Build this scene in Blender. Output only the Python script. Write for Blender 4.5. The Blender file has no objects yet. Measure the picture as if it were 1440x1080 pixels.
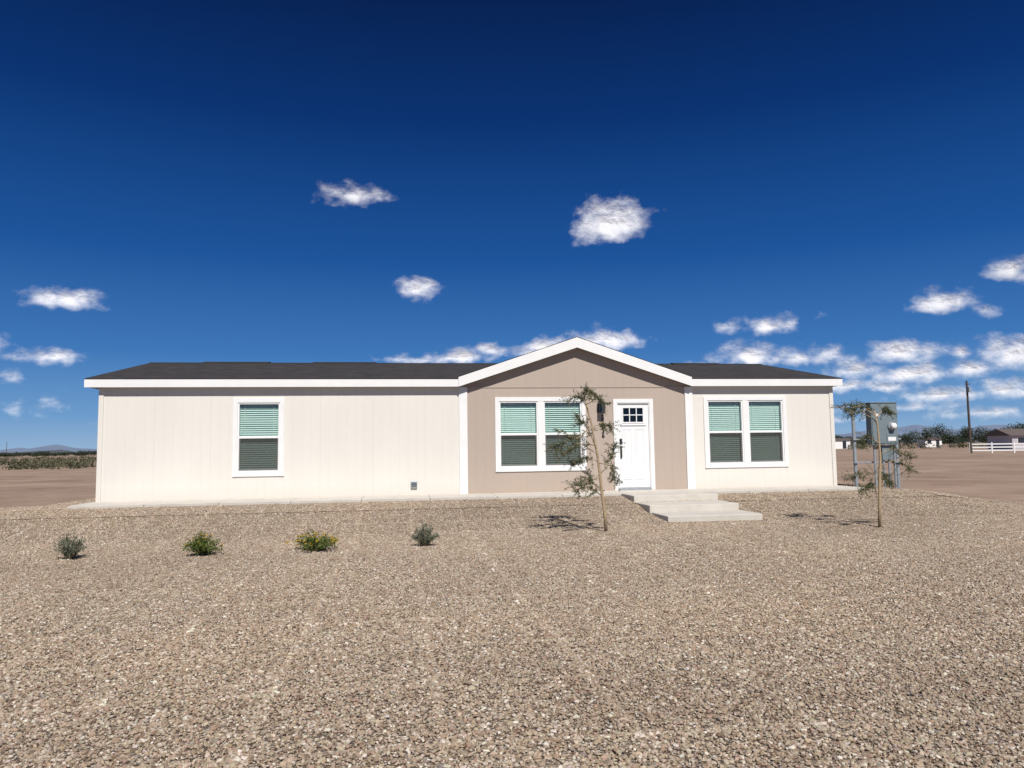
import bpy, math, random
import numpy as np
from mathutils import Vector, Matrix
random.seed(7); rng=np.random.default_rng(7)
sc=bpy.context.scene
sc.view_settings.view_transform='Standard'; sc.view_settings.look='None'; sc.view_settings.exposure=0
COL=sc.collection
# ---------------------------------------------------------------- helpers
def link(o,parent=None):
    COL.objects.link(o)
    if parent: o.parent=parent
    return o
def empty(name,loc=(0,0,0)):
    e=bpy.data.objects.new(name,None); e.location=loc; e.empty_display_size=.3
    return link(e)
def mesh(name,v,f,mat,parent=None,smooth=False,bevel=0):
    me=bpy.data.meshes.new(name); me.from_pydata([tuple(p) for p in v],[],f); me.update()
    if mat: me.materials.append(mat)
    if smooth: me.shade_smooth()
    o=link(bpy.data.objects.new(name,me),parent)
    if bevel:
        m=o.modifiers.new('bev','BEVEL'); m.width=bevel; m.segments=2; m.limit_method='ANGLE'
    return o
def npmesh(name,V,F,mat,parent=None,smooth=False):
    V=np.asarray(V,dtype=np.float32); F=np.asarray(F,dtype=np.int32)
    me=bpy.data.meshes.new(name); n=F.shape[1]
    me.vertices.add(len(V)); me.vertices.foreach_set('co',V.ravel())
    me.loops.add(F.size); me.loops.foreach_set('vertex_index',F.ravel())
    me.polygons.add(len(F)); me.polygons.foreach_set('loop_start',np.arange(0,F.size,n,dtype=np.int32))
    me.update(calc_edges=True)
    me.polygons.foreach_set('use_smooth',np.full(len(F),smooth))
    if mat: me.materials.append(mat)
    o=bpy.data.objects.new(name,me)
    return link(o,parent)
BF=[(0,3,2,1),(4,5,6,7),(0,1,5,4),(1,2,6,5),(2,3,7,6),(3,0,4,7)]
def boxes(name,L,mat,parent=None,bevel=0):
    v=[];f=[]
    for (x0,x1,y0,y1,z0,z1) in L:
        b=len(v)
        v+=[(x0,y0,z0),(x1,y0,z0),(x1,y1,z0),(x0,y1,z0),(x0,y0,z1),(x1,y0,z1),(x1,y1,z1),(x0,y1,z1)]
        f+=[tuple(b+i for i in q) for q in BF]
    return mesh(name,v,f,mat,parent,bevel=bevel)
def tube(V,F,pts,radii,n=8):
    pts=[Vector(p) for p in pts]; b0=len(V)
    for i,p in enumerate(pts):
        d=(pts[min(i+1,len(pts)-1)]-pts[max(i-1,0)]).normalized()
        a=d.orthogonal().normalized() if abs(d.z)<.9 else Vector((1,0,0)).cross(d).normalized()
        c=d.cross(a)
        for k in range(n):
            t=2*math.pi*k/n; V.append(tuple(p+(a*math.cos(t)+c*math.sin(t))*radii[i]))
    for i in range(len(pts)-1):
        for k in range(n):
            F.append((b0+i*n+k,b0+i*n+(k+1)%n,b0+(i+1)*n+(k+1)%n,b0+(i+1)*n+k))
    F.append(tuple(b0+k for k in range(n))[::-1]); F.append(tuple(b0+(len(pts)-1)*n+k for k in range(n)))
# ---- survey frame: lateral X / range Z from the standing point
CX,CY,CH=6.69,-18.19,1.07
def P(X,Z,z=0): return Vector((CX+.9893*X+.146*Z, CY-.146*X+.9893*Z, z))
# ---------------------------------------------------------------- materials
def newmat(name):
    m=bpy.data.materials.new(name); m.use_nodes=True; nt=m.node_tree
    return m,nt,nt.nodes['Principled BSDF'],nt.nodes['Material Output']
def N(nt,t,**k):
    n=nt.nodes.new(t)
    for a,b in k.items(): setattr(n,a,b)
    return n
def L(nt,a,b): nt.links.new(a,b)
def ramp(nt,fac,stops,interp='LINEAR'):
    r=N(nt,'ShaderNodeValToRGB'); e=r.color_ramp.elements; r.color_ramp.interpolation=interp
    e[0].position=stops[0][0]; e[0].color=(*stops[0][1],1)
    e[1].position=stops[-1][0]; e[1].color=(*stops[-1][1],1)
    for p,c in stops[1:-1]:
        q=e.new(p); q.color=(*c,1)
    L(nt,fac,r.inputs[0]); return r.outputs[0]
def math_(nt,op,a,b=None,c=None):
    m=N(nt,'ShaderNodeMath',operation=op)
    for i,x in enumerate((a,b,c)):
        if x is None: continue
        if isinstance(x,(int,float)): m.inputs[i].default_value=x
        else: L(nt,x,m.inputs[i])
    return m.outputs[0]
def noise(nt,vec,scale,detail=4,rough=.55):
    n=N(nt,'ShaderNodeTexNoise'); n.inputs['Scale'].default_value=scale; n.inputs['Detail'].default_value=detail; n.inputs['Roughness'].default_value=rough
    if vec is not None: L(nt,vec,n.inputs['Vector'])
    return n.outputs['Fac']
def mapping(nt,vec,scale=(1,1,1)):
    m=N(nt,'ShaderNodeMapping'); m.inputs['Scale'].default_value=scale; L(nt,vec,m.inputs['Vector']); return m.outputs[0]
def mix(nt,f,a,b,mode='MIX'):
    m=N(nt,'ShaderNodeMix',data_type='RGBA',blend_type=mode)
    if isinstance(f,(int,float)): m.inputs[0].default_value=f
    else: L(nt,f,m.inputs[0])
    for i,x in ((6,a),(7,b)):
        if isinstance(x,tuple): m.inputs[i].default_value=(*x,1)
        else: L(nt,x,m.inputs[i])
    return m.outputs[2]
def bump(nt,h,dist,strength=1.0,normal=None):
    b=N(nt,'ShaderNodeBump'); b.inputs['Strength'].default_value=strength; b.inputs['Distance'].default_value=dist
    L(nt,h,b.inputs['Height'])
    if normal is not None: L(nt,normal,b.inputs['Normal'])
    return b.outputs[0]
def pos(nt): return N(nt,'ShaderNodeNewGeometry').outputs['Position']
def simple(name,c,rough=.6,var=.08,scale=6,bs=0,metal=0,bscale=60):
    m,nt,p,o=newmat(name); ps=pos(nt)
    n=noise(nt,ps,scale,5)
    col=ramp(nt,n,[(.3,tuple(x*(1-var) for x in c)),(.7,tuple(min(1,x*(1+var)) for x in c))])
    L(nt,col,p.inputs['Base Color']); p.inputs['Roughness'].default_value=rough; p.inputs['Metallic'].default_value=metal
    if bs: L(nt,bump(nt,noise(nt,ps,bscale,4),bs),p.inputs['Normal'])
    return m
def siding(name,c):
    m,nt,p,o=newmat(name); ps=pos(nt)
    s=N(nt,'ShaderNodeSeparateXYZ'); L(nt,ps,s.inputs[0])
    xy=math_(nt,'ADD',s.outputs[0],s.outputs[1])
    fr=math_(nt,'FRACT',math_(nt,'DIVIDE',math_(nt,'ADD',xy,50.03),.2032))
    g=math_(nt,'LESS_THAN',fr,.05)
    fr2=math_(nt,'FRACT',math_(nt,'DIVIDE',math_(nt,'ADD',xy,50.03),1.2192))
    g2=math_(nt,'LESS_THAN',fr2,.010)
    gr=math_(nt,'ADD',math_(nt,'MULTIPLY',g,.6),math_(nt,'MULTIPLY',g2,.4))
    grain=noise(nt,mapping(nt,ps,(60,60,4)),1,5,.6)
    stain=noise(nt,mapping(nt,ps,(.9,.9,.35)),1,4,.6)
    col=ramp(nt,stain,[(.3,tuple(x*.96 for x in c)),(.7,tuple(x*1.02 for x in c))])
    col=mix(nt,math_(nt,'MULTIPLY',grain,.14),col,tuple(x*.7 for x in c))
    col=mix(nt,math_(nt,'MULTIPLY',gr,.15),col,tuple(x*.4 for x in c))  # grooves darkened in the colour: slight dirt plus painted-in occlusion
    dust=math_(nt,'MULTIPLY',math_(nt,'SUBTRACT',1,math_(nt,'MULTIPLY',s.outputs[2],3.2)),math_(nt,'MULTIPLY',stain,.4)); dust=math_(nt,'MAXIMUM',dust,0)
    col=mix(nt,dust,col,(.42,.30,.21))
    L(nt,col,p.inputs['Base Color']); p.inputs['Roughness'].default_value=.75
    b1=bump(nt,grain,.0015); h=math_(nt,'SUBTRACT',1,gr)
    L(nt,bump(nt,h,.004,.4,b1),p.inputs['Normal'])
    return m
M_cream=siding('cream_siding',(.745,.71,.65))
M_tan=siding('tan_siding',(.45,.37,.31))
M_white=simple('white_trim_paint',(.80,.795,.785),.5,.03,3,.0006)
M_vinyl=simple('white_vinyl',(.82,.82,.81),.35,.02)
M_door=simple('white_door_paint',(.80,.80,.80),.35,.02)
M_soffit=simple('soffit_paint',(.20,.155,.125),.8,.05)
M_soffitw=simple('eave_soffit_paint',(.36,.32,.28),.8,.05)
M_black=simple('black_metal',(.02,.02,.022),.4,.1)
M_dark=simple('dark_interior',(.03,.03,.03),.9)
M_slat=simple('blind_slats',(.80,.80,.77),.5,.02)
M_galv=simple('galvanized_steel',(.34,.37,.40),.5,.15,20,0,.3)
M_cab=simple('grey_cabinet_paint',(.17,.215,.235),.45,.06)
M_bark=simple('young_bark',(.38,.28,.17),.85,.25,40,.002)
M_wood=simple('weathered_pole_wood',(.07,.05,.04),.9,.3)
def glassmat(name,tint,refl=1.0):
    m,nt,p,o=newmat(name); nt.nodes.remove(p)
    t=N(nt,'ShaderNodeBsdfTransparent'); t.inputs[0].default_value=(*tint,1)
    g=N(nt,'ShaderNodeBsdfGlossy'); g.inputs['Roughness'].default_value=.01
    lw=N(nt,'ShaderNodeLayerWeight'); lw.inputs[0].default_value=.5
    f=math_(nt,'MULTIPLY_ADD',math_(nt,'POWER',lw.outputs['Facing'],5),.9,.06)
    mx=N(nt,'ShaderNodeMixShader'); L(nt,f,mx.inputs[0]); L(nt,t.outputs[0],mx.inputs[1]); L(nt,g.outputs[0],mx.inputs[2])
    L(nt,mx.outputs[0],o.inputs[0]); return m
M_glass=glassmat('window_glass',(.74,.885,.85))
M_dglass=glassmat('door_glass',(.5,.55,.55))
def screenmat():
    m,nt,p,o=newmat('insect_screen'); nt.nodes.remove(p)
    t=N(nt,'ShaderNodeBsdfTransparent'); d=N(nt,'ShaderNodeBsdfDiffuse'); d.inputs[0].default_value=(.07,.065,.06,1)
    mx=N(nt,'ShaderNodeMixShader'); mx.inputs[0].default_value=.58
    L(nt,t.outputs[0],mx.inputs[1]); L(nt,d.outputs[0],mx.inputs[2]); L(nt,mx.outputs[0],o.inputs[0]); return m
M_screen=screenmat()
def concmat():
    m,nt,p,o=newmat('pale_concrete'); ps=pos(nt)
    a=noise(nt,ps,2.2,6,.6); b=noise(nt,ps,90,3)
    col=ramp(nt,a,[(.25,(.47,.43,.38)),(.5,(.57,.53,.47)),(.8,(.63,.59,.53))])
    col=mix(nt,.25,col,ramp(nt,b,[(.35,(.38,.34,.29)),(.65,(.68,.64,.57))]))
    L(nt,col,p.inputs['Base Color']); p.inputs['Roughness'].default_value=.85
    L(nt,bump(nt,b,.0015),p.inputs['Normal']); return m
M_conc=concmat()
def shingle():
    m,nt,p,o=newmat('asphalt_shingles'); tc=N(nt,'ShaderNodeTexCoord').outputs['UV']
    br=N(nt,'ShaderNodeTexBrick'); L(nt,tc,br.inputs['Vector'])
    br.inputs['Color1'].default_value=(.055,.048,.044,1); br.inputs['Color2'].default_value=(.018,.016,.016,1); br.inputs['Mortar'].default_value=(.008,.008,.008,1)
    br.inputs['Scale'].default_value=1; br.inputs['Brick Width'].default_value=.3; br.inputs['Row Height'].default_value=.14; br.inputs['Mortar Size'].default_value=.006
    n=noise(nt,tc,180,2); n2=noise(nt,tc,2.5,4)
    col=mix(nt,.5,br.outputs[0],ramp(nt,n,[(.3,(.012,.011,.011)),(.7,(.075,.068,.062))]))
    col=mix(nt,1.0,col,ramp(nt,n2,[(.3,(.6,.6,.6)),(.7,(1.15,1.12,1.1))]),'MULTIPLY')
    L(nt,col,p.inputs['Base Color']); p.inputs['Roughness'].default_value=.95
    L(nt,bump(nt,br.outputs['Fac'],-.006),p.inputs['Normal']); return m
M_roof=shingle()
# gravel colours
PAL=np.array([(.345,.27,.195),(.40,.32,.24),(.46,.39,.31),(.59,.53,.45),(.34,.245,.18),(.20,.14,.10),(.26,.22,.185),(.29,.22,.16)])
PW=np.array([.22,.21,.15,.08,.13,.07,.06,.08])
def region(nt,ps,col):
    n=noise(nt,ps,.22,4,.55)
    return mix(nt,1.0,col,ramp(nt,n,[(.3,(.82,.80,.79)),(.5,(1,1,1)),(.7,(1.08,1.06,1.03))]),'MULTIPLY')
def pebmat():
    m,nt,p,o=newmat('gravel_stones'); nt.nodes.remove(p); ps=pos(nt)
    a=N(nt,'ShaderNodeAttribute',attribute_name='Col')
    d=N(nt,'ShaderNodeBsdfDiffuse'); L(nt,region(nt,ps,a.outputs[0]),d.inputs[0]); L(nt,d.outputs[0],o.inputs[0])
    return m
M_peb=pebmat()
def groundmat():
    m,nt,p,o=newmat('ground_gravel_and_dirt'); ps=pos(nt)
    s=N(nt,'ShaderNodeSeparateXYZ'); L(nt,ps,s.inputs[0])
    w=math_(nt,'MULTIPLY',math_(nt,'SUBTRACT',noise(nt,ps,.8,5),.5),1.6)
    gx=math_(nt,'LESS_THAN',math_(nt,'ADD',s.outputs[0],w),21.4)
    gy=math_(nt,'LESS_THAN',math_(nt,'ADD',s.outputs[1],w),5.5)
    gl=math_(nt,'GREATER_THAN',math_(nt,'ADD',s.outputs[0],w),-30)
    mask=math_(nt,'MULTIPLY',math_(nt,'MULTIPLY',gx,gy),gl)
    v=N(nt,'ShaderNodeTexVoronoi'); v.inputs['Scale'].default_value=46; L(nt,ps,v.inputs['Vector'])
    hs=N(nt,'ShaderNodeSeparateColor'); L(nt,v.outputs['Color'],hs.inputs[0])
    stops=[];acc=0
    for c,wt in zip(PAL,PW): stops.append((acc,tuple(c))); acc+=wt
    gcol=ramp(nt,hs.outputs[0],stops,'CONSTANT')
    gcol=mix(nt,1.0,gcol,ramp(nt,v.outputs['Distance'],[(.35,(.85,.85,.85)),(.75,(.3,.27,.25))]),'MULTIPLY')
    gcol=region(nt,ps,gcol)
    d1=noise(nt,ps,.06,6,.6); d2=noise(nt,ps,3,6,.65); d3=noise(nt,mapping(nt,ps,(.05,.6,1)),.5,5); d4=noise(nt,ps,.35,6,.7)
    dcol=ramp(nt,d1,[(.3,(.24,.155,.105)),(.5,(.32,.215,.15)),(.7,(.38,.27,.195))])
    dcol=mix(nt,.35,dcol,ramp(nt,d2,[(.3,(.15,.092,.06)),(.7,(.42,.31,.225))]))
    dcol=mix(nt,.40,dcol,ramp(nt,d3,[(.35,(.17,.105,.07)),(.65,(.42,.305,.22))]))
    dcol=mix(nt,.30,dcol,ramp(nt,d4,[(.4,(.16,.10,.065)),(.6,(.42,.31,.22))]))
    L(nt,mix(nt,mask,dcol,gcol),p.inputs['Base Color']); p.inputs['Roughness'].default_value=.95
    b=bump(nt,math_(nt,'MULTIPLY',v.outputs['Distance'],mask),-.02)
    L(nt,bump(nt,noise(nt,ps,8,5),.04,.6,b),p.inputs['Normal']); return m
M_ground=groundmat()
def leafmat(name,c1,c2,sc_=3.0,tr=.25):
    m,nt,p,o=newmat(name)
    a=N(nt,'ShaderNodeAttribute',attribute_name='tone')
    col=ramp(nt,a.outputs['Fac'],[(0,c1),(1,c2)])
    L(nt,col,p.inputs['Base Color']); p.inputs['Roughness'].default_value=.65
    t=N(nt,'ShaderNodeBsdfTranslucent'); L(nt,col,t.inputs[0])
    mx=N(nt,'ShaderNodeMixShader'); mx.inputs[0].default_value=tr
    L(nt,p.outputs[0],mx.inputs[1]); L(nt,t.outputs[0],mx.inputs[2]); L(nt,mx.outputs[0],o.inputs[0]); return m
M_leaf=leafmat('mesquite_leaves',(.05,.068,.026),(.13,.155,.065))
M_sage=leafmat('grey_green_leaves',(.11,.13,.085),(.22,.24,.17))
M_green=leafmat('green_leaves',(.06,.10,.015),(.17,.21,.04))
M_yel=leafmat('yellow_flowers',(.60,.36,.02),(.80,.55,.05))
M_scrub=leafmat('desert_scrub_leaves',(.06,.066,.033),(.15,.14,.075))
M_far=leafmat('distant_tree_leaves',(.022,.035,.018),(.065,.085,.045))
# ---------------------------------------------------------------- terrain
def smooth(t):
    t=np.clip(t,0,1); return t*t*(3-2*t)
def G(x,y):
    x=np.asarray(x,float); y=np.asarray(y,float)
    dx=np.maximum(np.maximum(-.7-x,x-18.6),0); dy=np.maximum(np.maximum(-1.25-y,y-9.5),0)
    d=np.hypot(dx,dy)
    z=-.085-.345*smooth(d/3.0)
    far=smooth((d-.5)/4)
    z+=far*(.018*np.sin(x*.9+y*.35)+.015*np.sin(y*1.1-x*.5+1)+.02*np.sin(x*.23+y*.31))*np.exp(-d/60)
    return z
def axis(lo,hi,step,far):
    a=list(np.arange(lo,hi+1e-6,step)); s=step; p=hi
    r=[]
    while p<far: s*=1.25; p+=s; r.append(p)
    s=step;p=lo;l=[]
    while p>-far: s*=1.25; p-=s; l.append(p)
    return np.array(l[::-1]+a+r)
ax=axis(-14,32,.4,9000); ay=axis(-24,14,.4,9000)
X,Y=np.meshgrid(ax,ay); Z=G(X,Y)
V=np.stack([X.ravel(),Y.ravel(),Z.ravel()],1); nx=len(ax); ny=len(ay)
i,j=np.meshgrid(np.arange(nx-1),np.arange(ny-1)); a=(j*nx+i).ravel()
npmesh('ground',V,np.stack([a,a+1,a+1+nx,a+nx],1),M_ground,smooth=True)
# ---- gravel: patches of real crushed stones, instanced
t=(1+5**.5)/2
IV=np.array([(-1,t,0),(1,t,0),(-1,-t,0),(1,-t,0),(0,-1,t),(0,1,t),(0,-1,-t),(0,1,-t),(t,0,-1),(t,0,1),(-t,0,-1),(-t,0,1)],float); IV/=np.linalg.norm(IV[0])
IF=np.array([(0,11,5),(0,5,1),(0,1,7),(0,7,10),(0,10,11),(1,5,9),(5,11,4),(11,10,2),(10,7,6),(7,1,8),(3,9,4),(3,4,2),(3,2,6),(3,6,8),(3,8,9),(4,9,5),(2,4,11),(6,2,10),(8,6,7),(9,8,1)])
def rotm(n,tilt=None):
    q=rng.normal(size=(n,4)); q/=np.linalg.norm(q,axis=1,keepdims=True); w,x,y,z=q.T
    return np.stack([1-2*(y*y+z*z),2*(x*y-z*w),2*(x*z+y*w),2*(x*y+z*w),1-2*(x*x+z*z),2*(y*z-x*w),2*(x*z-y*w),2*(y*z+x*w),1-2*(x*x+y*y)],1).reshape(n,3,3)
gravel=empty('gravel')
pm=[]
NP=4600
for k in range(5):
    r=np.exp(rng.normal(math.log(.0088),.32,NP)); r=np.clip(r,.0045,.020)
    v=np.repeat(IV[None],NP,0)*(1+rng.normal(0,.17,(NP,12,1)))
    v*=rng.uniform(.6,1.15,(NP,1,3))
    v=np.einsum('nij,nkj->nki',rotm(NP),v)*r[:,None,None]
    v[:,:,2]*=.72
    c=np.stack([rng.uniform(-.53,.53,NP),rng.uniform(-.53,.53,NP),r*.25+rng.uniform(0,.007,NP)],1)
    v+=c[:,None,:]
    F=(IF[None]+(np.arange(NP)*12)[:,None,None]).reshape(-1,3)
    o=npmesh('stones',v.reshape(-1,3),F,M_peb); me=o.data
    ci=rng.choice(len(PAL),NP,p=PW/PW.sum()); cc=PAL[ci]*np.exp(rng.normal(0,.10,(NP,1)))*(1+rng.normal(0,.025,(NP,3)))
    at=me.color_attributes.new('Col','FLOAT_COLOR','POINT')
    C=np.ones((NP,12,4)); C[:,:,:3]=np.clip(cc,0,.8)[:,None,:]
    at.data.foreach_set('color',C.astype(np.float32).ravel())
    bpy.data.objects.remove(o); pm.append(me)
def patch(cx,cy):
    z=float(G(cx,cy)); e=.3
    z=max(z,(float(G(cx,cy-.5))+float(G(cx,cy+.5)))/2)
    n=Vector((-(float(G(cx+e,cy))-float(G(cx-e,cy)))/(2*e),-(float(G(cx,cy+e))-float(G(cx,cy-e)))/(2*e),1)).normalized()
    o=bpy.data.objects.new('stones',random.choice(pm)); o.parent=gravel
    R=Vector((0,0,1)).rotation_difference(n).to_matrix().to_4x4()@Matrix.Rotation(random.randrange(4)*math.pi/2,4,'Z')
    o.matrix_local=Matrix.Translation((cx,cy,z))@R; COL.objects.link(o)
for ix in range(-9,22):
    for iy in range(18):
        patch(ix+.4,-1.76-iy)
for iy in range(7):
    for ix in range(-8,0): patch(ix+.29,-.76+iy)
for iy in range(4):
    for ix in range(4): patch(18.33+ix,-.76+iy)
# ---------------------------------------------------------------- house
H=empty('house')
W=17.75; D=8.54; WT=2.56
def cells(name,x0,x1,z0,z1,holes,mat,y=0.0):
    xs=sorted({x0,x1,*[h[0] for h in holes],*[h[1] for h in holes]}); zs=sorted({z0,z1,*[h[2] for h in holes],*[h[3] for h in holes]})
    v=[];f=[]
    for a,b in zip(xs,xs[1:]):
        for c,d in zip(zs,zs[1:]):
            mx,mz=(a+b)/2,(c+d)/2
            if any(h[0]<mx<h[1] and h[2]<mz<h[3] for h in holes): continue
            k=len(v); v+=[(a,y,c),(b,y,c),(b,y,d),(a,y,d)]; f.append((k,k+1,k+2,k+3))
    return mesh(name,v,f,mat,H)
TR=.10
wins=[(2.89,4.03,1),(8.95,11.19,2),(14.235,16.455,2)]
WZ0,WZ1=.50,2.295
def openings(x0,x1,n):
    if n==1: return [(x0+TR,x1-TR)]
    m=(x0+x1)/2; return [(x0+TR,m-.07),(m+.07,x1-TR)]
allop=[]
for w in wins: allop+= [(w,o_) for o_ in openings(*w)]
hz=(WZ0+TR,WZ1-TR)
DO=(11.985,12.82,.05,2.145)
GA,GB=8.19,13.84
hl=[(a,b,*hz) for (w,(a,b)) in allop]
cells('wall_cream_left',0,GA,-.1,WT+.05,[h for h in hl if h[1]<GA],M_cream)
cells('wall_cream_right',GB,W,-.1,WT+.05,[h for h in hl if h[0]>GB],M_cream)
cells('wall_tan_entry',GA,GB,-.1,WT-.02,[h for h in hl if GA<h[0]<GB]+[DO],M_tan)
GP=10.97; RB=3.50
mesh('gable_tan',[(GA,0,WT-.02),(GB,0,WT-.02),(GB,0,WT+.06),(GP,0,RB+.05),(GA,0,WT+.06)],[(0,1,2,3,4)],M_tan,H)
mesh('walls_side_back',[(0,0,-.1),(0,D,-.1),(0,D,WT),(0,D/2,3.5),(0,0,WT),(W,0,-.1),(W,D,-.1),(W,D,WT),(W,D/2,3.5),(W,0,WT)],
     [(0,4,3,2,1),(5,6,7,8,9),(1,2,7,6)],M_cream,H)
boxes('corner_trim',[(-.012,.09,-.022,-.001,-.08,2.545),(W-.09,W+.012,-.022,-.001,-.08,2.545),(-.022,-.001,.0,.09,-.08,2.5)],M_cream,H,.004)
boxes('entry_pilaster_trim',[(GA-.11,GA+.09,-.034,-.001,-.06,2.545),(GB-.09,GB+.11,-.034,-.001,-.06,2.545)],M_white,H,.005)
boxes('gable_joint_trim',[(GA+.09,GB-.09,-.014,-.001,2.528,2.548)],M_tan,H,.003)
# windows
slv=[];slf=[]
trim=[];vin=[];gl=[];scn=[];dark=[];cord=[]
for (x0,x1,n) in wins:
    trim+=[(x0,x0+TR,-.030,-.001,WZ0,WZ1),(x1-TR,x1,-.030,-.001,WZ0,WZ1),(x0+TR,x1-TR,-.027,-.001,WZ1-TR,WZ1),(x0+TR,x1-TR,-.027,-.001,WZ0,WZ0+TR)]
    if n==2:
        m=(x0+x1)/2; trim.append((m-.07,m+.07,-.024,-.001,WZ0+TR,WZ1-TR))
    for (a,b) in openings(x0,x1,n):
        c,d=hz; fw=.035; mid=(c+d)/2
        vin+=[(a,a+fw,-.010,.06,c,d),(b-fw,b,-.010,.06,c,d),(a+fw,b-fw,-.008,.06,c,c+fw),(a+fw,b-fw,-.008,.06,d-fw,d),(a+fw,b-fw,-.004,.05,mid-.025,mid+.025)]
        vin+=[(a+fw,a+fw+.022,.004,.04,c+fw,mid-.025),(b-fw-.022,b-fw,.004,.04,c+fw,mid-.025),(a+fw+.022,b-fw-.022,.004,.04,c+fw,c+fw+.03)]
        gl.append((a+fw,b-fw,.03,mid+.025,d-fw)); gl.append((a+fw,b-fw,.038,c+fw,mid-.025)); scn.append((a+fw,b-fw,.0015,c+fw,mid-.025))
        dark.append((a-.02,b+.02,.0,.45,c-.02,d+.02))
        z=c+.03; ang=math.radians(52+random.uniform(-6,6))
        while z<d-.03:
            w2=.026; an=ang+random.uniform(-.03,.03); yc=.095
            dy,dz=w2*math.cos(an),w2*math.sin(an); sg=random.uniform(-.001,.001)
            k=len(slv)
            for (yy,zz) in ((yc-dy,z-dz),(yc+dy,z+dz)):
                for th in (0,.003):
                    slv+=[(a+.005,yy,zz+th+sg),(b-.005,yy,zz+th-sg)]
            slf+=[(k,k+1,k+5,k+4),(k+2,k+6,k+7,k+3),(k,k+2,k+3,k+1),(k+4,k+5,k+7,k+6)]
            z+=.050
        for xx in (a+.15,(b-.15)): cord.append((xx-.003,xx+.003,.066,.069,c,d))
boxes('window_trim',trim,M_white,H,.004); boxes('window_frames',vin,M_vinyl,H,.003)
mesh('blinds',slv,slf,M_slat,H); boxes('blind_ladders',cord,M_slat,H)
def quads(name,Q,mat):
    v=[];f=[]
    for (a,b,y,c,d) in Q:
        k=len(v); v+=[(a,y,c),(b,y,c),(b,y,d),(a,y,d)]; f.append((k,k+1,k+2,k+3))
    return mesh(name,v,f,mat,H)
quads('window_glass',gl,M_glass); quads('window_screens',scn,M_screen)
v=[];f=[]
for (a,b,y0,y1,c,d) in dark+[(12.05,12.76,.075,.5,1.6,2.12)]:
    k=len(v); v+=[(a,y0+.061 if y0==0 else y0,c),(b,y0+.061 if y0==0 else y0,c),(b,y0+.061 if y0==0 else y0,d),(a,y0+.061 if y0==0 else y0,d),(a,y1,c),(b,y1,c),(b,y1,d),(a,y1,d)]
    f+=[(k+4,k+5,k+6,k+7),(k,k+1,k+5,k+4),(k+3,k+7,k+6,k+2),(k,k+4,k+7,k+3),(k+1,k+2,k+6,k+5)]
mesh('room_interiors',v,f,M_dark,H)
# door
dx0,dx1,dz0,dz1=DO
boxes('door_trim',[(dx0-.095,dx0,-.03,-.001,.0,dz1+.095),(dx1,dx1+.095,-.03,-.001,.0,dz1+.095),(dx0,dx1,-.027,-.001,dz1,dz1+.095)],M_white,H,.004)
boxes('door_jamb',[(dx0,dx0+.02,-.012,.08,dz0,dz1),(dx1-.02,dx1,-.012,.08,dz0,dz1),(dx0+.02,dx1-.02,-.012,.08,dz1-.02,dz1)],M_white,H)
boxes('door_threshold',[(dx0,dx1,-.05,.05,.0,.055)],M_galv,H,.004)
a,b,c,d=dx0+.024,dx1-.024,.062,dz1-.024
la,lb,lc,ld=a+.13,b-.13,1.66,2.03
boxes('door_leaf',[(a,la,.02,.062,c,d),(lb,b,.02,.062,c,d),(la,lb,.02,.062,c,lc),(la,lb,.02,.062,ld,d)],M_door,H)
mt=[(la-.02,la+.012,.006,.0195,lc-.02,ld+.02),(lb-.012,lb+.02,.006,.0195,lc-.02,ld+.02),(la+.012,lb-.012,.006,.0195,lc-.02,lc+.012),(la+.012,lb-.012,.006,.0195,ld-.012,ld+.02)]
for q in (1,2):
    xx=la+(lb-la)*q/3; mt.append((xx-.012,xx+.012,.010,.03,lc+.012,ld-.012))
zz=(lc+ld)/2
for q in range(3):
    xa=la+(lb-la)*q/3+.012; xb=la+(lb-la)*(q+1)/3-.012
    mt.append((xa,xb,.012,.03,zz-.012,zz+.012))
mt.append((la-.06,lb+.06,-.004,.0195,lc-.075,lc-.045))
for (pa,pb) in ((a+.11,(a+b)/2-.045),((a+b)/2+.045,b-.11)):
    pc,pd=c+.2,lc-.16; s=.022
    mt+=[(pa,pa+s,.010,.0195,pc,pd),(pb-s,pb,.010,.0195,pc,pd),(pa+s,pb-s,.010,.0195,pc,pc+s),(pa+s,pb-s,.010,.0195,pd-s,pd),(pa+.05,pb-.05,.012,.0195,pc+.05,pd-.05)]
boxes('door_mouldings',mt,M_door,H,.003)
quads('door_glass',[(la,lb,.035,lc,ld)],M_dglass)
boxes('door_handle',[(a+.035,a+.095,-.004,.0195,1.13,1.26),(a+.045,a+.085,-.002,.0195,.78,1.06),(a+.055,a+.075,-.05,-.03,.82,1.00),(a+.055,a+.075,-.03,-.002,.98,1.0),(a+.055,a+.075,-.03,-.002,.82,.84)],M_black,H,.003)
# lantern
lx=11.575; lz=1.88
boxes('porch_lantern',[(lx-.055,lx+.055,-.02,-.001,lz+.02,lz+.32),(lx-.02,lx+.02,-.09,-.02,lz+.27,lz+.30),
  (lx-.075,lx+.075,-.175,-.03,lz,lz+.02),(lx-.085,lx+.085,-.185,-.022,lz+.25,lz+.27),(lx-.05,lx+.05,-.15,-.05,lz+.27,lz+.31),
  (lx-.075,lx-.06,-.175,-.16,lz+.02,lz+.25),(lx+.06,lx+.075,-.175,-.16,lz+.02,lz+.25),(lx-.075,lx-.06,-.045,-.03,lz+.02,lz+.25),(lx+.06,lx+.075,-.045,-.03,lz+.02,lz+.25),
  (lx-.02,lx+.02,-.12,-.08,lz+.02,lz+.14)],M_black,H,.003)
boxes('lantern_glass',[(lx-.06,lx+.06,-.16,-.045,lz+.021,lz+.249)],M_dglass,H)
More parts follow.
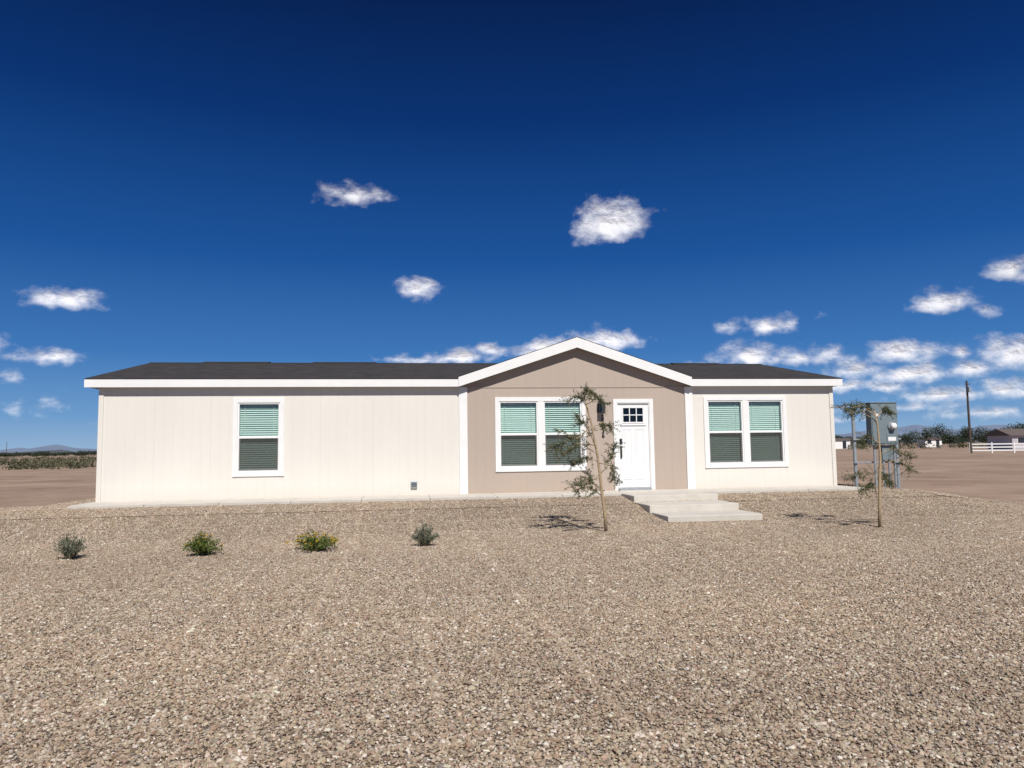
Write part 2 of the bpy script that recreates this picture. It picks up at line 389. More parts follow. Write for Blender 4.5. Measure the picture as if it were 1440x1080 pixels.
for k,ch in enumerate('52636'):
    cu=bpy.data.curves.new('house_number','FONT'); cu.body=ch; cu.size=.15; cu.extrude=.006; cu.offset=.003; cu.align_x='CENTER'; cu.materials.append(M_black)
    o=link(bpy.data.objects.new('house_number',cu),H); o.location=(lx+.05,-.008,1.74-k*.112); o.rotation_euler=(math.pi/2,0,0)
boxes('wall_vent',[(6.93,7.08,-.06,-.001,.17,.32)],M_galv,H,.01)
boxes('wall_vent_slots',[(6.945,7.065,-.066,-.061,.20+.035*q,.215+.035*q) for q in range(3)],M_black,H)
# ---- roof
OV=.155; ZE=2.745; ZR=3.60; EL,ER=-.27,W+.20; yr=D/2
def roofq(name,Q):
    v=[];f=[];uv=[]
    for q,u in Q:
        k=len(v); v+=q; f.append(tuple(range(k,k+len(q)))); uv+=u
    o=mesh(name,v,f,M_roof,H); l=o.data.uv_layers.new(name='UV')
    for i_,p in enumerate(uv): l.data[i_].uv=p
    return o
GL,GR=8.06,13.88; GZ=3.765; GE=2.785; GO=.185; yb=yr+.5
sl=math.hypot(yr+OV,ZR-ZE)
e=.03
zin=ZE+(ZR-ZE)*(.05+OV+e)/(yr+OV+e); uin=sl*(.05+OV+e)/(yr+OV+e)
def seg(x0,x1,y0,z0,u0): return ([(x0,y0,z0),(x1,y0,z0),(x1,yr,ZR),(x0,yr,ZR)],[(x0-EL,u0),(x1-EL,u0),(x1-EL,sl),(x0-EL,sl)])
roofq('roof_shingles',[
 seg(EL,GL+.02,-OV-e,ZE,0),seg(GL+.02,GR-.02,.05,zin,uin),seg(GR-.02,ER,-OV-e,ZE,0),
 ([(EL,yr,ZR),(ER,yr,ZR),(ER,D+OV+e,ZE),(EL,D+OV+e,ZE)],[(0,0),(ER-EL,0),(ER-EL,sl),(0,sl)]),
 ([(EL,-OV-e,ZE-.015),(GL,-OV-e,ZE-.015),(GL,-OV-e,ZE),(EL,-OV-e,ZE)],[(0,0),(1,0),(1,.05),(0,.05)]),
 ([(GR,-OV-e,ZE-.015),(ER,-OV-e,ZE-.015),(ER,-OV-e,ZE),(GR,-OV-e,ZE)],[(0,0),(1,0),(1,.05),(0,.05)])])
gsl=math.hypot(GP-GL,GZ-GE)
def gtop(x): return GZ-(GZ-GE)*(abs(x-GP)/(GP-GL if x<GP else GR-GP))
roofq('gable_roof_shingles',[
 ([(GL,-GO-e,GE),(GP,-GO-e,GZ),(GP,yb,GZ-.0),(GL,yb,GE)],[(0,0),(0,gsl),(5,gsl),(5,0)]),
 ([(GP,-GO-e,GZ),(GR,-GO-e,GE),(GR,yb,GE),(GP,yb,GZ)],[(0,gsl),(0,0),(5,0),(5,gsl)]),
 ([(GL,yb,GE),(GP,yb,GZ),(GR,yb,GE)],[(0,0),(2,1),(4,0)])])
def prism(name,prof,x0,x1,mat):
    n=len(prof); v=[(x0,p[0],p[1]) for p in prof]+[(x1,p[0],p[1]) for p in prof]
    f=[tuple(range(n))[::-1],tuple(range(n,2*n))]+[(i,(i+1)%n,n+(i+1)%n,n+i) for i in range(n)]
    return mesh(name,v,f,mat,H)
for k,(x0,x1) in enumerate([(1.2,3.0),(4.2,6.0),(15.0,16.5)]):
    prism('ridge_vent',[(yr-.25,ZR-.045),(yr-.22,ZR-.005),(yr,ZR+.035),(yr+.22,ZR-.005),(yr+.25,ZR-.045)],x0,x1,M_roof)
prism('ridge_cap',[(yr-.15,ZR-.026),(yr,ZR+.012),(yr+.15,ZR-.026)],EL,ER,M_roof)
FB=2.545
boxes('fascia',[(EL,GL-.001,-OV-.022,-OV,FB,ZE-.018),(GR+.001,ER,-OV-.022,-OV,FB,ZE-.018),(EL,ER,D+OV,D+OV+.022,FB,ZE-.018)],M_white,H,.004)
boxes('soffit',[(EL+.022,GL,-OV,-.0,FB+.012,FB+.03),(GR,ER-.022,-OV,-.0,FB+.012,FB+.03),(EL+.022,-.001,0,D,FB+.012,FB+.03),(W+.001,ER-.022,0,D,FB+.012,FB+.03)],M_soffitw,H)
for xx0,xx1 in ((EL,EL+.022),(ER-.022,ER)):
    v=[]
    for x in (xx0,xx1): v+=[(x,-OV,FB),(x,yr,ZR-.2),(x,D+OV,FB),(x,D+OV,ZE-.018),(x,yr,ZR-.012),(x,-OV,ZE-.018)]
    f=[(0,1,4,5),(1,2,3,4),(6,11,10,7),(7,10,9,8)]+[(i_,6+i_,6+(i_+1)%6,(i_+1)%6) for i_ in range(6)]
    mesh('rake_board',v,f,M_white,H)
def barge(y0,y1,th0,name,mat,dz=0):
    bot=lambda x: RB-(RB-FB)*(abs(x-GP)/(GP-GL if x<GP else GR-GP))
    prof=[(GL,gtop(GL)-.014-dz),(GP,GZ-.014-dz),(GR,gtop(GR)-.014-dz),(GR,bot(GR)+th0),(GP,bot(GP)+th0),(GL,bot(GL)+th0)]
    v=[(p[0],y0,p[1]) for p in prof]+[(p[0],y1,p[1]) for p in prof]
    f=[(0,5,4,1),(1,4,3,2),(6,7,10,11),(7,8,9,10)]+[(i_,(i_+1)%6,6+(i_+1)%6,6+i_) for i_ in range(6)]
    return mesh(name,v,f,mat,H)
barge(-GO-.022,-GO,0,'gable_barge_board',M_white)
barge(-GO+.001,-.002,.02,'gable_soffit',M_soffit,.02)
# ---------------------------------------------------------------- walkway and steps
wk=empty('concrete_walkway')
L_=[];n=12; x0=-.12; x1=17.78
for k in range(n):
    a=x0+(x1-x0)*k/n; b=x0+(x1-x0)*(k+1)/n
    L_.append((a+.004,b-.004,-1.2,-.002,-.16,0.0))
boxes('slabs',L_,M_conc,wk,.008)
st=empty('concrete_steps')
boxes('treads',[(11.70,13.62,-2.14,-1.208,-.35,-.001),(11.73,13.66,-3.09,-2.141,-.5,-.14),(11.77,13.70,-4.05,-3.091,-.6,-.28)],M_conc,st,.012)
# ---------------------------------------------------------------- vegetation
def settone(o,nf,per=4):
    me=o.data; at=me.attributes.new('tone','FLOAT','FACE')
    at.data.foreach_set('value',np.asarray(nf,dtype=np.float32))
def leafquads(C,Dv,ln,wd,jit=1.0):
    n=len(C); Dv=Dv/np.linalg.norm(Dv,axis=1,keepdims=True)
    R=rng.normal(size=(n,3)); S=np.cross(Dv,R); S/=np.linalg.norm(S,axis=1,keepdims=True)
    ln=np.broadcast_to(ln,(n,))[:,None]; wd=np.broadcast_to(wd,(n,))[:,None]
    A=C; B=C+Dv*ln*.5+S*wd*.5; Cc=C+Dv*ln; Dd=C+Dv*ln*.5-S*wd*.5
    V=np.stack([A,B,Cc,Dd],1).reshape(-1,3); F=np.arange(4*n).reshape(n,4)
    return V,F
def young_tree(name,base,trunk,branches,seed,dens=1.0):
    r=np.random.default_rng(seed); rd=random.Random(seed)
    T=empty(name,base)
    ux=Vector((.9893,-.146,0)); uy=Vector((.146,.9893,0))
    cv=lambda p: ux*p[0]+uy*p[2]+Vector((0,0,p[1]))
    V=[];F=[]
    tp=[cv(p) for p in trunk]; n=len(tp)
    tube(V,F,tp,[.026*(1-.7*i/(n-1))+.004 for i in range(n)],8)
    LC=[];LD=[];twv=[];twf=[]
    for bi,br in enumerate(branches):
        pts=[cv(p) for p in br]
        pp=[pts[0]]
        for a,b in zip(pts,pts[1:]):
            for k in (1,2,3):
                q=a.lerp(b,k/3)
                if k<3: q=q+Vector((rd.uniform(-.03,.03),rd.uniform(-.03,.03),rd.uniform(-.025,.025)))
                pp.append(q)
        m=len(pp); tube(V,F,pp,[.010*(1-.75*i/(m-1)) for i in range(m)],6)
        nt_=int(30*dens*rd.uniform(.7,1.3))
        for k in range(nt_):
            t_=rd.uniform(.12,1.0)**.7; i_=min(int(t_*(m-1)),m-2); q=pp[i_].lerp(pp[i_+1],t_*(m-1)-i_)
            d=(pp[i_+1]-pp[i_]).normalized()*.5+Vector((rd.uniform(-1,1),rd.uniform(-1,1),rd.uniform(-.8,.8)))
            d.normalize(); ln=rd.uniform(.06,.24); tw=[q]
            cur=q.copy()
            for s in range(4):
                d=(d+Vector((rd.uniform(-.3,.3),rd.uniform(-.3,.3),rd.uniform(-.22,.12)))).normalized(); cur=cur+d*ln/4; tw.append(cur.copy())
            tube(twv,twf,tw,[.0025,.002,.002,.0015,.001],3)
            for s in range(1,5):
                a,b=tw[s-1],tw[s]; dd=(b-a).normalized()
                for w in range(4):
                    if rd.random()<.25: continue
                    c=a.lerp(b,(w+rd.random())/4)
                    for q_ in range(3):
                        LC.append(c+Vector((rd.gauss(0,.009),rd.gauss(0,.009),rd.gauss(0,.009)))); LD.append(dd*.5+Vector((rd.uniform(-1,1),rd.uniform(-1,1),rd.uniform(-1,.8))))
    mesh('trunk_and_limbs',V,F,M_bark,T,smooth=True); mesh('twigs',twv,twf,M_bark,T)
    LC=np.array([tuple(c) for c in LC]); LD=np.array([tuple(c) for c in LD])
    lv,lf=leafquads(LC,LD,r.uniform(.018,.036,len(LC)),r.uniform(.007,.013,len(LC)))
    o=npmesh('leaves',lv,lf,M_leaf,T); settone(o,r.random(len(lf)))
    return T
b1=P(1.59,13.25); b1.z=float(G(b1.x,b1.y))-.01
tr1=[(0,0,0),(-.02,.35,.0),(-.06,.72,.01),(-.09,1.05,.0),(-.12,1.34,.02),(-.17,1.62,.01),(-.21,1.88,0),(-.27,2.12,.02),(-.33,2.36,.0)]
br1=[[(-.2,1.84,0),(-.5,1.62,-.1),(-.95,1.45,-.15)],[(-.12,1.34,0),(-.42,1.62,.2),(-.8,1.78,.25)],[(-.15,1.5,0),(-.5,1.55,-.25),(-.75,1.30,-.3)],
 [(-.28,2.15,0),(-.42,2.38,.05),(-.58,2.30,.1)],[(-.30,2.22,0),(-.1,2.36,.1),(.06,2.22,.12)],[(-.33,2.36,0),(-.3,2.5,0),(-.18,2.42,.0)],
 [(-.06,.72,0),(-.32,.95,.1),(-.58,.80,.12)],[(-.08,.95,0),(-.3,.92,-.2),(-.5,.72,-.25)],[(-.09,1.0,0),(.1,1.25,.05),(.22,1.55,.1)],
 [(-.10,1.2,0),(.12,1.15,-.1),(.22,.88,-.12)],[(-.05,.6,0),(-.2,.75,.2),(-.28,1.02,.3)],[(-.2,1.8,0),(0,1.92,.1),(.14,1.78,.15)],[(-.14,1.45,0),(-.3,1.85,.1),(-.45,2.0,.1)],[(-.1,1.2,0),(-.35,1.3,.1),(-.55,1.15,.1)]]
young_tree('mesquite_tree',b1,tr1,br1,3)
b2=P(6.47,13.6); b2.z=float(G(b2.x,b2.y))-.01
tr2=[(0,0,0),(.02,.4,0),(.05,.85,.01),(.08,1.25,0),(.08,1.6,.02),(.06,1.85,0),(.02,2.08,0)]
br2=[[(.02,2.0,0),(-.25,2.18,.05),(-.65,2.16,.1)],[(.04,1.95,0),(.2,2.15,.0),(.3,2.06,.05)],[(0,2.05,0),(-.2,2.2,-.1),(-.48,2.12,-.1)],[(.06,1.85,0),(-.1,2.1,.2),(-.3,2.05,.3)],
 [(.08,1.3,0),(.35,1.42,.05),(.68,1.25,.1)],[(.07,1.1,0),(.35,1.2,-.1),(.58,1.0,-.12)],[(.05,.85,0),(-.18,1.02,.1),(-.42,.88,.15)],[(.04,.7,0),(.2,.95,.1),(.3,.8,.1)],
 [(.04,.6,0),(-.15,.8,-.1),(-.32,.68,-.15)],[(.08,1.5,0),(-.1,1.65,.1),(-.2,1.45,.1)]]
young_tree('mesquite_tree',b2,tr2,br2,5,.9)
def shrub(name,p,w,h,mat,n,ln,seed,upright=.6,flowers=0,wd=.25):
    r=np.random.default_rng(seed); S=empty(name,p)
    ns=int(60); V=[];F=[]; LC=[];LD=[]
    for k in range(ns):
        az=r.uniform(0,2*math.pi); rr=r.random()**.5; tip=Vector((math.cos(az)*rr*w/2,math.sin(az)*rr*w/2,h*(1-.55*rr**2)*r.uniform(.6,1.15)))
        mid=tip*.5+Vector((0,0,h*.12)); st_=Vector((tip.x*.15,tip.y*.15,-.01))
        tube(V,F,[st_,mid,tip],[.004,.003,.0015],4)
        for q in range(n//ns):
            t_=r.uniform(.2,1.05); c=(st_.lerp(mid,t_*2) if t_<.5 else mid.lerp(tip,t_*2-1)); LC.append(tuple(c+Vector(r.normal(0,.012,3))))
            d=np.array(tip-st_); d/=np.linalg.norm(d); LD.append(tuple(d*upright+r.normal(0,.6,3)))
    mesh('stems',V,F,M_bark,S)
    lv,lf=leafquads(np.array(LC),np.array(LD),r.uniform(.6,1.3,len(LC))*ln,r.uniform(.8,1.2,len(LC))*ln*wd)
    o=npmesh('leaves',lv,lf,mat,S); settone(o,r.random(len(lf)))
    if flowers:
        C=[];Dd=[]
        for k in range(flowers):
            az=r.uniform(0,2*math.pi); rr=r.random()**.5
            c=np.array((math.cos(az)*rr*w*.52,math.sin(az)*rr*w*.52,h*(1-.5*rr**2)*1.05))
            for q in range(6):
                a_=q*math.pi/3; C.append(c); Dd.append((math.cos(a_),math.sin(a_),.5))
        lv,lf=leafquads(np.array(C),np.array(Dd),.022,.018)
        o=npmesh('flowers',lv,lf,M_yel,S); settone(o,r.random(len(lf)))
def gp(t_,o_):
    return Vector((t_,-o_,float(G(t_,-o_))))
shrub('sage_shrub',gp(1.92,6.16),.50,.34,M_sage,1800,.045,11)
shrub('lantana_shrub',gp(3.83,6.35),.54,.30,M_green,2400,.035,12,.3,14,.5)
shrub('lantana_shrub',gp(5.39,6.27),.78,.26,M_green,2400,.035,13,.3,75,.5)
shrub('sage_shrub',gp(7.07,6.01),.44,.34,M_sage,1800,.045,14)
def clumps(name,cent,rad,nper,size,mat,flat=.8):
    C=[];S=[];K=[]
    for (c,rr) in zip(cent,rad):
        d=rng.normal(size=(nper,3)); d/=np.linalg.norm(d,axis=1,keepdims=True)
        q=rng.random((nper,1))**.45
        lump=1+.25*np.sin(d[:,:1]*5+c[0])*np.cos(d[:,2:]*4+c[1])
        pp=d*q*lump*np.array(rr)+np.array(c); C.append(pp); S.append(np.full(nper,size*max(rr)/1.0))
        K.append(np.clip(.35+.45*d[:,2]+rng.normal(0,.2,nper),0,1))  # leaf tone gets paler towards the top of each clump, with random spread
    C=np.concatenate(C);S=np.concatenate(S);K=np.concatenate(K)
    V,F=leafquads(C,rng.normal(size=C.shape),S*rng.uniform(.6,1.3,len(S)),S*.55)
    o=npmesh(name,V,F,mat); settone(o,K); return o
cent=[];rad=[]
for k in range(900):
    z=75/(rng.random()*.93+.07)**.9
    x=-z*rng.uniform(.42,.95)
    if z<120 and rng.random()<.5: continue
    p=P(x,z); r=rng.uniform(.4,.9); cent.append((p.x,p.y,-.4+r*.4)); rad.append((r*1.2,r*1.2,r*.7))
for k in range(600):
    z=170/(rng.random()*.9+.1)**.8; x=z*rng.uniform(-.4,.95)
    p=P(x,z); r=rng.uniform(.6,1.2); cent.append((p.x,p.y,-.4+r*.5)); rad.append((r*1.4,r*1.4,r*.8))
clumps('desert_scrub',cent,rad,46,.36,M_scrub)
cent=[];rad=[]
def tree_at(x,z,h,w):
    for q in range(9):
        p=P(x+rng.uniform(-.45,.45)*w,z+rng.uniform(-1,1)); r=rng.uniform(.16,.28)*w
        cent.append((p.x,p.y,h*rng.uniform(.35,.85))); rad.append((r,r,min(r,h*.28)))
for (px,z,h,w) in [(1277,190,3.2,5),(1292,200,5.0,7),(1322,205,6.3,6),(1340,210,4.6,7),(1352,200,5.2,5),(1378,215,5.0,9),(1398,210,4.2,7),(1418,190,4.8,8),(1436,200,5.8,7),(1455,200,6,8),(1490,205,6,10),(1262,230,3.0,7),(1180,300,4,9),(1215,310,4,10)]:
    tree_at((px-720)/1067*z,z,h,w)
for k in range(60):
    z=rng.uniform(280,420); x=z*rng.uniform(.36,.8); tree_at(x,z,rng.uniform(2.2,4.0),rng.uniform(5,11))
for k in range(40):
    z=rng.uniform(350,520); x=-z*rng.uniform(.42,.8); tree_at(x,z,rng.uniform(1.5,3),rng.uniform(5,11))
clumps('distant_trees',cent,rad,120,.26,M_far)
# ---------------------------------------------------------------- mountains
def hazy(name,c1,c2):
    m,nt,p,o=newmat(name); ps=pos(nt); n=noise(nt,ps,.004,7,.65)
    L(nt,ramp(nt,n,[(.35,c1),(.65,c2)]),p.inputs['Base Color']); p.inputs['Roughness'].default_value=1
    p.inputs['Specular IOR Level'].default_value=0; return m
M_mt=hazy('hazy_mountain_rock',(.15,.195,.28),(.18,.22,.30)); M_mt2=hazy('near_mountain_rock',(.09,.10,.12),(.13,.13,.14))  # bluish air haze is mixed into the far ridges' base colour
def ridge(name,z,x0,x1,prof,mat,seed):
    r=np.random.default_rng(seed); n=260; xs=np.linspace(x0,x1,n)
    hh=np.interp(xs,[p[0] for p in prof],[p[1] for p in prof])
    jag=np.zeros(n)
    for o_ in range(1,6):
        k=2**o_*3; jag+=np.interp(np.linspace(0,k,n),np.arange(k+1),r.normal(size=k+1))/(1.7**o_)
    hh=np.maximum(hh*(1+.2*jag),0)
    V=[];F=[];rows=10
    for q in range(rows):
        s=q/(rows-1)
        for i_,x in enumerate(xs):
            p=P(x,z-900*(1-s),0); V.append((p.x,p.y,-1+hh[i_]*(s**1.1)*(1 if q==rows-1 else 1+.02*r.normal())))
    for q in range(rows-1):
        for i_ in range(n-1):
            a_=q*n+i_; F.append((a_,a_+1,a_+1+n,a_+n))
    mesh(name,V,F,mat,smooth=True)
k=6500/1067
ridge('mountains',6500,430*k,1000*k,[(430*k,60),(500*k,100),(540*k,110),(570*k,150),(600*k,120),(640*k,140),(680*k,160),(720*k,110),(800*k,80),(1000*k,20)],M_mt,21)
ridge('mountains',6500,-1000*k,-430*k,[(-1000*k,10),(-760*k,25),(-720*k,30),(-690*k,55),(-665*k,40),(-640*k,75),(-615*k,50),(-580*k,45),(-430*k,25)],M_mt,22)
ridge('mountains',4300,-1000*4,-560*4,[(-4000,3),(-680*4,8),(-655*4,20),(-638*4,38),(-615*4,16),(-560*4,6)],M_mt2,23)
# ---------------------------------------------------------------- electric service
E=empty('electric_service_panel',(19.05,.2,0))
v=[];f=[]
tube(v,f,[(-.62,0,-.3),(-.62,0,1.98)],[.045,.045],12); tube(v,f,[(.58,0,-.3),(.58,0,2.02)],[.045,.045],12)
tube(v,f,[(-.62,0,1.98),(-.62,0,2.01)],[.05,.03],12); tube(v,f,[(.58,0,2.02),(.58,0,2.05)],[.05,.03],12)
mesh('posts',v,f,M_galv,E,smooth=False)
boxes('struts',[(-.70,.66,-.09,-.05,1.85,1.89),(-.70,.66,-.09,-.05,1.15,1.19),(-.70,.66,-.09,-.05,.55,.59)],M_galv,E,.003)
boxes('main_cabinet',[(-.32,.42,-.32,-.091,1.02,2.10),(-.34,.44,-.34,-.085,2.101,2.12),(-.30,.05,-.335,-.321,1.06,2.04),(.09,.40,-.335,-.321,1.06,1.30)],M_cab,E,.008)
boxes('small_box',[(.0,.30,-.24,-.091,.62,1.0)],M_cab,E,.008)
boxes('labels',[(.12,.34,-.339,-.336,1.12,1.22),(-.2,-.1,-.339,-.336,1.75,1.82)],M_vinyl,E)
v=[];f=[]; tube(v,f,[(.24,-.32,1.50),(.24,-.36,1.50)],[.11,.11],20); mesh('meter_ring',v,f,M_galv,E)
v=[];f=[]; tube(v,f,[(.24,-.36,1.50),(.24,-.45,1.50),(.24,-.47,1.50)],[.08,.075,.05],20); mesh('meter_dome',v,f,M_vinyl,E,smooth=True)
v=[];f=[]
for xx,z1 in ((.06,.62),(.22,.62),(-.18,1.02),(.38,1.02)): tube(v,f,[(xx,-.18,-.3),(xx,-.18,z1)],[.03,.03],10)
mesh('conduits',v,f,M_galv,E)
# ---------------------------------------------------------------- utility pole
def pole(x,z,h):
    p=P(x,z,-.45); T=empty('utility_pole',p); v=[];f=[]
    tube(v,f,[(0,0,0),(0,0,h)],[.17,.11],10); mesh('pole',v,f,M_wood,T)
    boxes('crossarm',[(-.35,.35,-.16,-.11,h-.5,h-.38)],M_wood,T); boxes('transformer',[(-.12,.12,-.5,-.17,h-1.5,h-.8)],M_galv,T,.03)
    return T
pole(58.3,97,9.3)
pole(-310,466,9.5)
# ---------------------------------------------------------------- white rail fence
Fn=empty('white_rail_fence')
V=[];Fc=[]
def obox(c,hx,hy,hz,ax):
    ay=Vector((-ax.y,ax.x,0)); k=len(V)
    for sz in (-1,1):
        for sx,sy in ((-1,-1),(1,-1),(1,1),(-1,1)): V.append(tuple(c+ax*hx*sx+ay*hy*sy+Vector((0,0,hz*sz))))
    Fc.extend([tuple(k+i_ for i_ in q) for q in BF])
A=P(58.2,97,-.42); B=P(86,88,-.42); ln=(B-A).length; axv=(B-A).normalized(); nseg=int(ln/2.4)
for q in range(nseg+1):
    c=A+axv*(ln*q/nseg); obox(c+Vector((0,0,.68)),.07,.07,.68,axv)
for zz in (.35,.75,1.15): obox(A+axv*ln/2+Vector((0,0,zz)),ln/2,.025,.075,axv)
mesh('posts_and_rails',V,Fc,M_white,Fn)
# ---------------------------------------------------------------- distant buildings
M_lil=simple('lilac_grey_wall',(.46,.44,.48),.8,.05); M_rf2=simple('brown_roof',(.12,.095,.085),.9,.15); M_win=simple('dark_window',(.03,.035,.045),.2)
def far_house(name,x,z,w,d,h,rise,wall,rot=0):
    T=empty(name,P(x,z,-.42)); T.rotation_euler[2]=math.radians(-8.4+rot)
    boxes('walls',[(0,w,0,d,0,h)],wall,T)
    mesh('roof',[(-.5,-.5,h),(w+.5,-.5,h),(w+.5,d+.5,h),(-.5,d+.5,h),(-.5,d/2,h+rise),(w+.5,d/2,h+rise)],[(0,1,5,4),(2,3,4,5),(0,4,3),(1,2,5),(0,3,2,1)],M_rf2,T)
    n=max(2,int(w/3.2)); wn=[];tw=[]
    for q in range(n):
        xx=w*(q+.5)/n
        if q==n//2: wn.append((xx-.5,xx+.5,-.03,.0-.001,.05,2.1)); tw.append((xx-.6,xx+.6,-.02,-.0005,.02,2.2))
        else: wn.append((xx-.6,xx+.6,-.03,-.001,1.0,2.1)); tw.append((xx-.7,xx+.7,-.02,-.0005,.9,2.2))
    boxes('windows',wn,M_win,T); boxes('window_surrounds',tw,M_white,T)
far_house('ranch_house',(1420-720)/1067*140,140,16,8,2.5,1.3,M_lil,-3)
far_house('white_trailer',(1158-720)/1067*210,210,7,3,2.5,.4,M_white)
far_house('white_shed',(1298-720)/1067*230,230,5,4,2.4,.8,M_white)
# ---------------------------------------------------------------- clouds
YAW=math.radians(8.4); PT=math.radians(4.82); RL=math.radians(.8)
def bearing(u,w):   # photo column,row -> azimuth (from +Y clockwise), elevation
    a=(u-720)/1067; b=(540-w)/1067
    a,b=a*math.cos(RL)+b*math.sin(RL),-a*math.sin(RL)+b*math.cos(RL)
    up=b*math.cos(PT)+math.sin(PT); fw=math.cos(PT)-b*math.sin(PT)
    return math.atan2(a,fw)+YAW, math.atan2(up,math.hypot(a,fw))
CL=[(492,274,44,15,.95),(858,314,46,25,1.15),(586,407,27,15,.85),(88,420,50,15,.95),(66,502,42,11,.85),(14,532,20,12,.5),(1020,460,23,10,.85),(1080,458,30,14,.95),
 (1325,426,34,16,.95),(1425,377,28,15,1),(1460,380,30,18,1),(855,478,42,15,1.0),(765,487,26,10,.85),(690,493,24,9,.75),(640,503,48,9,.9),(600,506,30,7,.6),(742,496,30,9,.7),(1048,500,36,15,1),(1130,503,50,14,.85),
 (1268,496,50,17,1.1),(1355,496,18,9,.7),(1425,498,45,22,1.1),(1290,526,66,13,.95),(1370,518,45,12,.95),(1200,522,48,12,.9),(1190,543,60,10,.75),(1320,556,66,11,.85),(1415,550,42,15,.95),(1250,573,90,8,.65),(1385,580,66,9,.7),(1110,528,40,9,.7),(1250,545,40,9,.7),(1200,590,60,6,.5),
 (1384,436,16,8,.4),(1180,440,22,8,.25),(170,600,60,8,.35),(20,575,50,10,.35),(78,565,25,9,.35),(560,505,40,8,.5),(1010,520,40,8,.55),(1510,500,60,30,1),(1540,560,80,20,.8),(-60,480,50,20,.8)]
na,ne=900,330; az=np.linspace(math.radians(-42),math.radians(58),na); el=np.linspace(0,math.radians(31),ne)
AZ,EL_=np.meshgrid(az,el); dens=np.full(AZ.shape,-1.0)
for (u,w,hw,hh,s) in CL:
    a0,e0=bearing(u,w); sw=hw/1067*math.cos(a0-YAW)**2*1.25; sh=hh/1067*math.cos(a0-YAW)*1.3
    dx=(AZ-a0)/sw; dy=(EL_-e0)/sh; dy=np.where(dy<0,dy*1.3,dy)
    dens=np.maximum(dens,(1-np.sqrt(dx*dx+dy*dy))*s-(1-s)*.35)
R=9000.
V=np.stack([10+R*np.cos(EL_)*np.sin(AZ),R*np.cos(EL_)*np.cos(AZ),R*np.sin(EL_)],-1).reshape(-1,3)
i,j=np.meshgrid(np.arange(na-1),np.arange(ne-1)); a=(j*na+i).ravel()
Fq=np.stack([a,a+na,a+1+na,a+1],1)
keep=(np.maximum.reduce([dens.ravel()[Fq[:,q]] for q in range(4)])>-.55); Fq=Fq[keep]
el_=math.radians(48); sd=Vector((.10,-.99,0)).normalized()
S=Vector((sd.x*math.cos(el_),sd.y*math.cos(el_),math.sin(el_)))
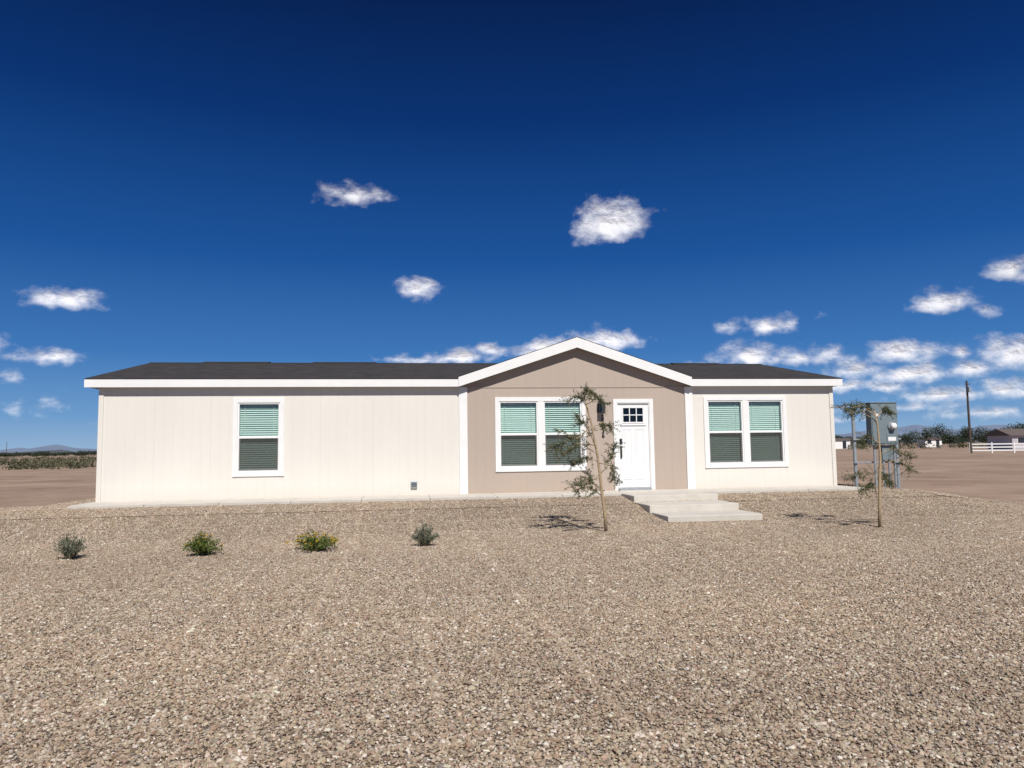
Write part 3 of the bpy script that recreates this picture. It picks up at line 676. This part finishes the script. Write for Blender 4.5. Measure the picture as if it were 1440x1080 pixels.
def cloudmat():
    # vapour scatters towards every side, so the shading normal leans to the light
    m,nt,p,o=newmat('cloud_vapour'); nt.nodes.remove(p); ps=pos(nt)
    a=N(nt,'ShaderNodeAttribute',attribute_name='dens')
    mp=mapping(nt,ps,(1,1,1.4))
    n1=noise(nt,mp,.0050,7,.52); n2=noise(nt,mp,.0022,2,.5)
    nn=math_(nt,'ADD',math_(nt,'MULTIPLY',math_(nt,'SUBTRACT',n1,.5),1.9),math_(nt,'MULTIPLY',math_(nt,'SUBTRACT',n2,.5),1.0))
    val=math_(nt,'ADD',a.outputs['Fac'],nn)
    mr=N(nt,'ShaderNodeMapRange',interpolation_type='SMOOTHSTEP'); L(nt,val,mr.inputs[0]); mr.inputs[1].default_value=-.18; mr.inputs[2].default_value=1.05; mr.inputs[4].default_value=.95
    d=N(nt,'ShaderNodeBsdfDiffuse'); d.inputs[0].default_value=(.76,.77,.80,1)
    hb=math_(nt,'ADD',math_(nt,'MULTIPLY',a.outputs['Fac'],1.3),math_(nt,'MULTIPLY',noise(nt,mp,.0065,3,.5),1.2))
    bn=bump(nt,hb,90,.85)
    va=N(nt,'ShaderNodeVectorMath',operation='ADD'); L(nt,bn,va.inputs[0]); va.inputs[1].default_value=tuple(S*.6)
    vn=N(nt,'ShaderNodeVectorMath',operation='NORMALIZE'); L(nt,va.outputs[0],vn.inputs[0]); L(nt,vn.outputs[0],d.inputs['Normal'])
    t_=N(nt,'ShaderNodeBsdfTransparent'); mx=N(nt,'ShaderNodeMixShader')
    L(nt,mr.outputs[0],mx.inputs[0]); L(nt,t_.outputs[0],mx.inputs[1]); L(nt,d.outputs[0],mx.inputs[2]); L(nt,mx.outputs[0],o.inputs[0]); return m
o=npmesh('clouds',V,Fq,cloudmat(),smooth=True)
at=o.data.attributes.new('dens','FLOAT','POINT'); at.data.foreach_set('value',dens.ravel().astype(np.float32))
# ---------------------------------------------------------------- light
sun=bpy.data.lights.new('sun','SUN'); sun.energy=5.0; sun.angle=math.radians(.53); sun.color=(1,.96,.90)
so=link(bpy.data.objects.new('sun',sun)); so.rotation_euler=(-S).to_track_quat('-Z','Y').to_euler(); so.location=(0,-30,40)
wd=bpy.data.worlds.new('World'); sc.world=wd; wd.use_nodes=True; nt=wd.node_tree
sk=N(nt,'ShaderNodeTexSky'); sk.sky_type='NISHITA'; sk.sun_disc=False; sk.sun_elevation=el_; sk.sun_rotation=math.atan2(sd.x,sd.y)
sk.altitude=500; sk.air_density=1.0; sk.dust_density=.3; sk.ozone_density=3.0
bg=nt.nodes['Background']; bg.inputs[1].default_value=.07
tc=N(nt,'ShaderNodeTexCoord'); sx=N(nt,'ShaderNodeSeparateXYZ'); L(nt,tc.outputs['Generated'],sx.inputs[0])
atm=ramp(nt,sx.outputs[2],[(0,(.30,.46,.66)),(.045,(.14,.32,.60)),(.12,(.045,.18,.48)),(.24,(.009,.085,.325)),(.40,(.001,.031,.165)),(.53,(.0005,.012,.078)),(.75,(.015,.05,.16)),(1,(.02,.06,.18))])
vs=N(nt,'ShaderNodeVectorMath',operation='SCALE'); L(nt,atm,vs.inputs[0]); vs.inputs['Scale'].default_value=1/.07
L(nt,mix(nt,.965,sk.outputs[0],vs.outputs[0]),bg.inputs[0])
# ---------------------------------------------------------------- camera
cam=bpy.data.cameras.new('camera'); cam.sensor_width=36; cam.lens=36*1067/1440; cam.clip_end=30000; cam.clip_start=.05
co=link(bpy.data.objects.new('camera',cam)); co.location=(CX,CY,CH)
co.matrix_world=Matrix.Translation((CX,CY,CH))@Matrix.Rotation(-YAW,4,'Z')@Matrix.Rotation(math.pi/2+PT,4,'X')@Matrix.Rotation(-RL,4,'Z')
sc.camera=co
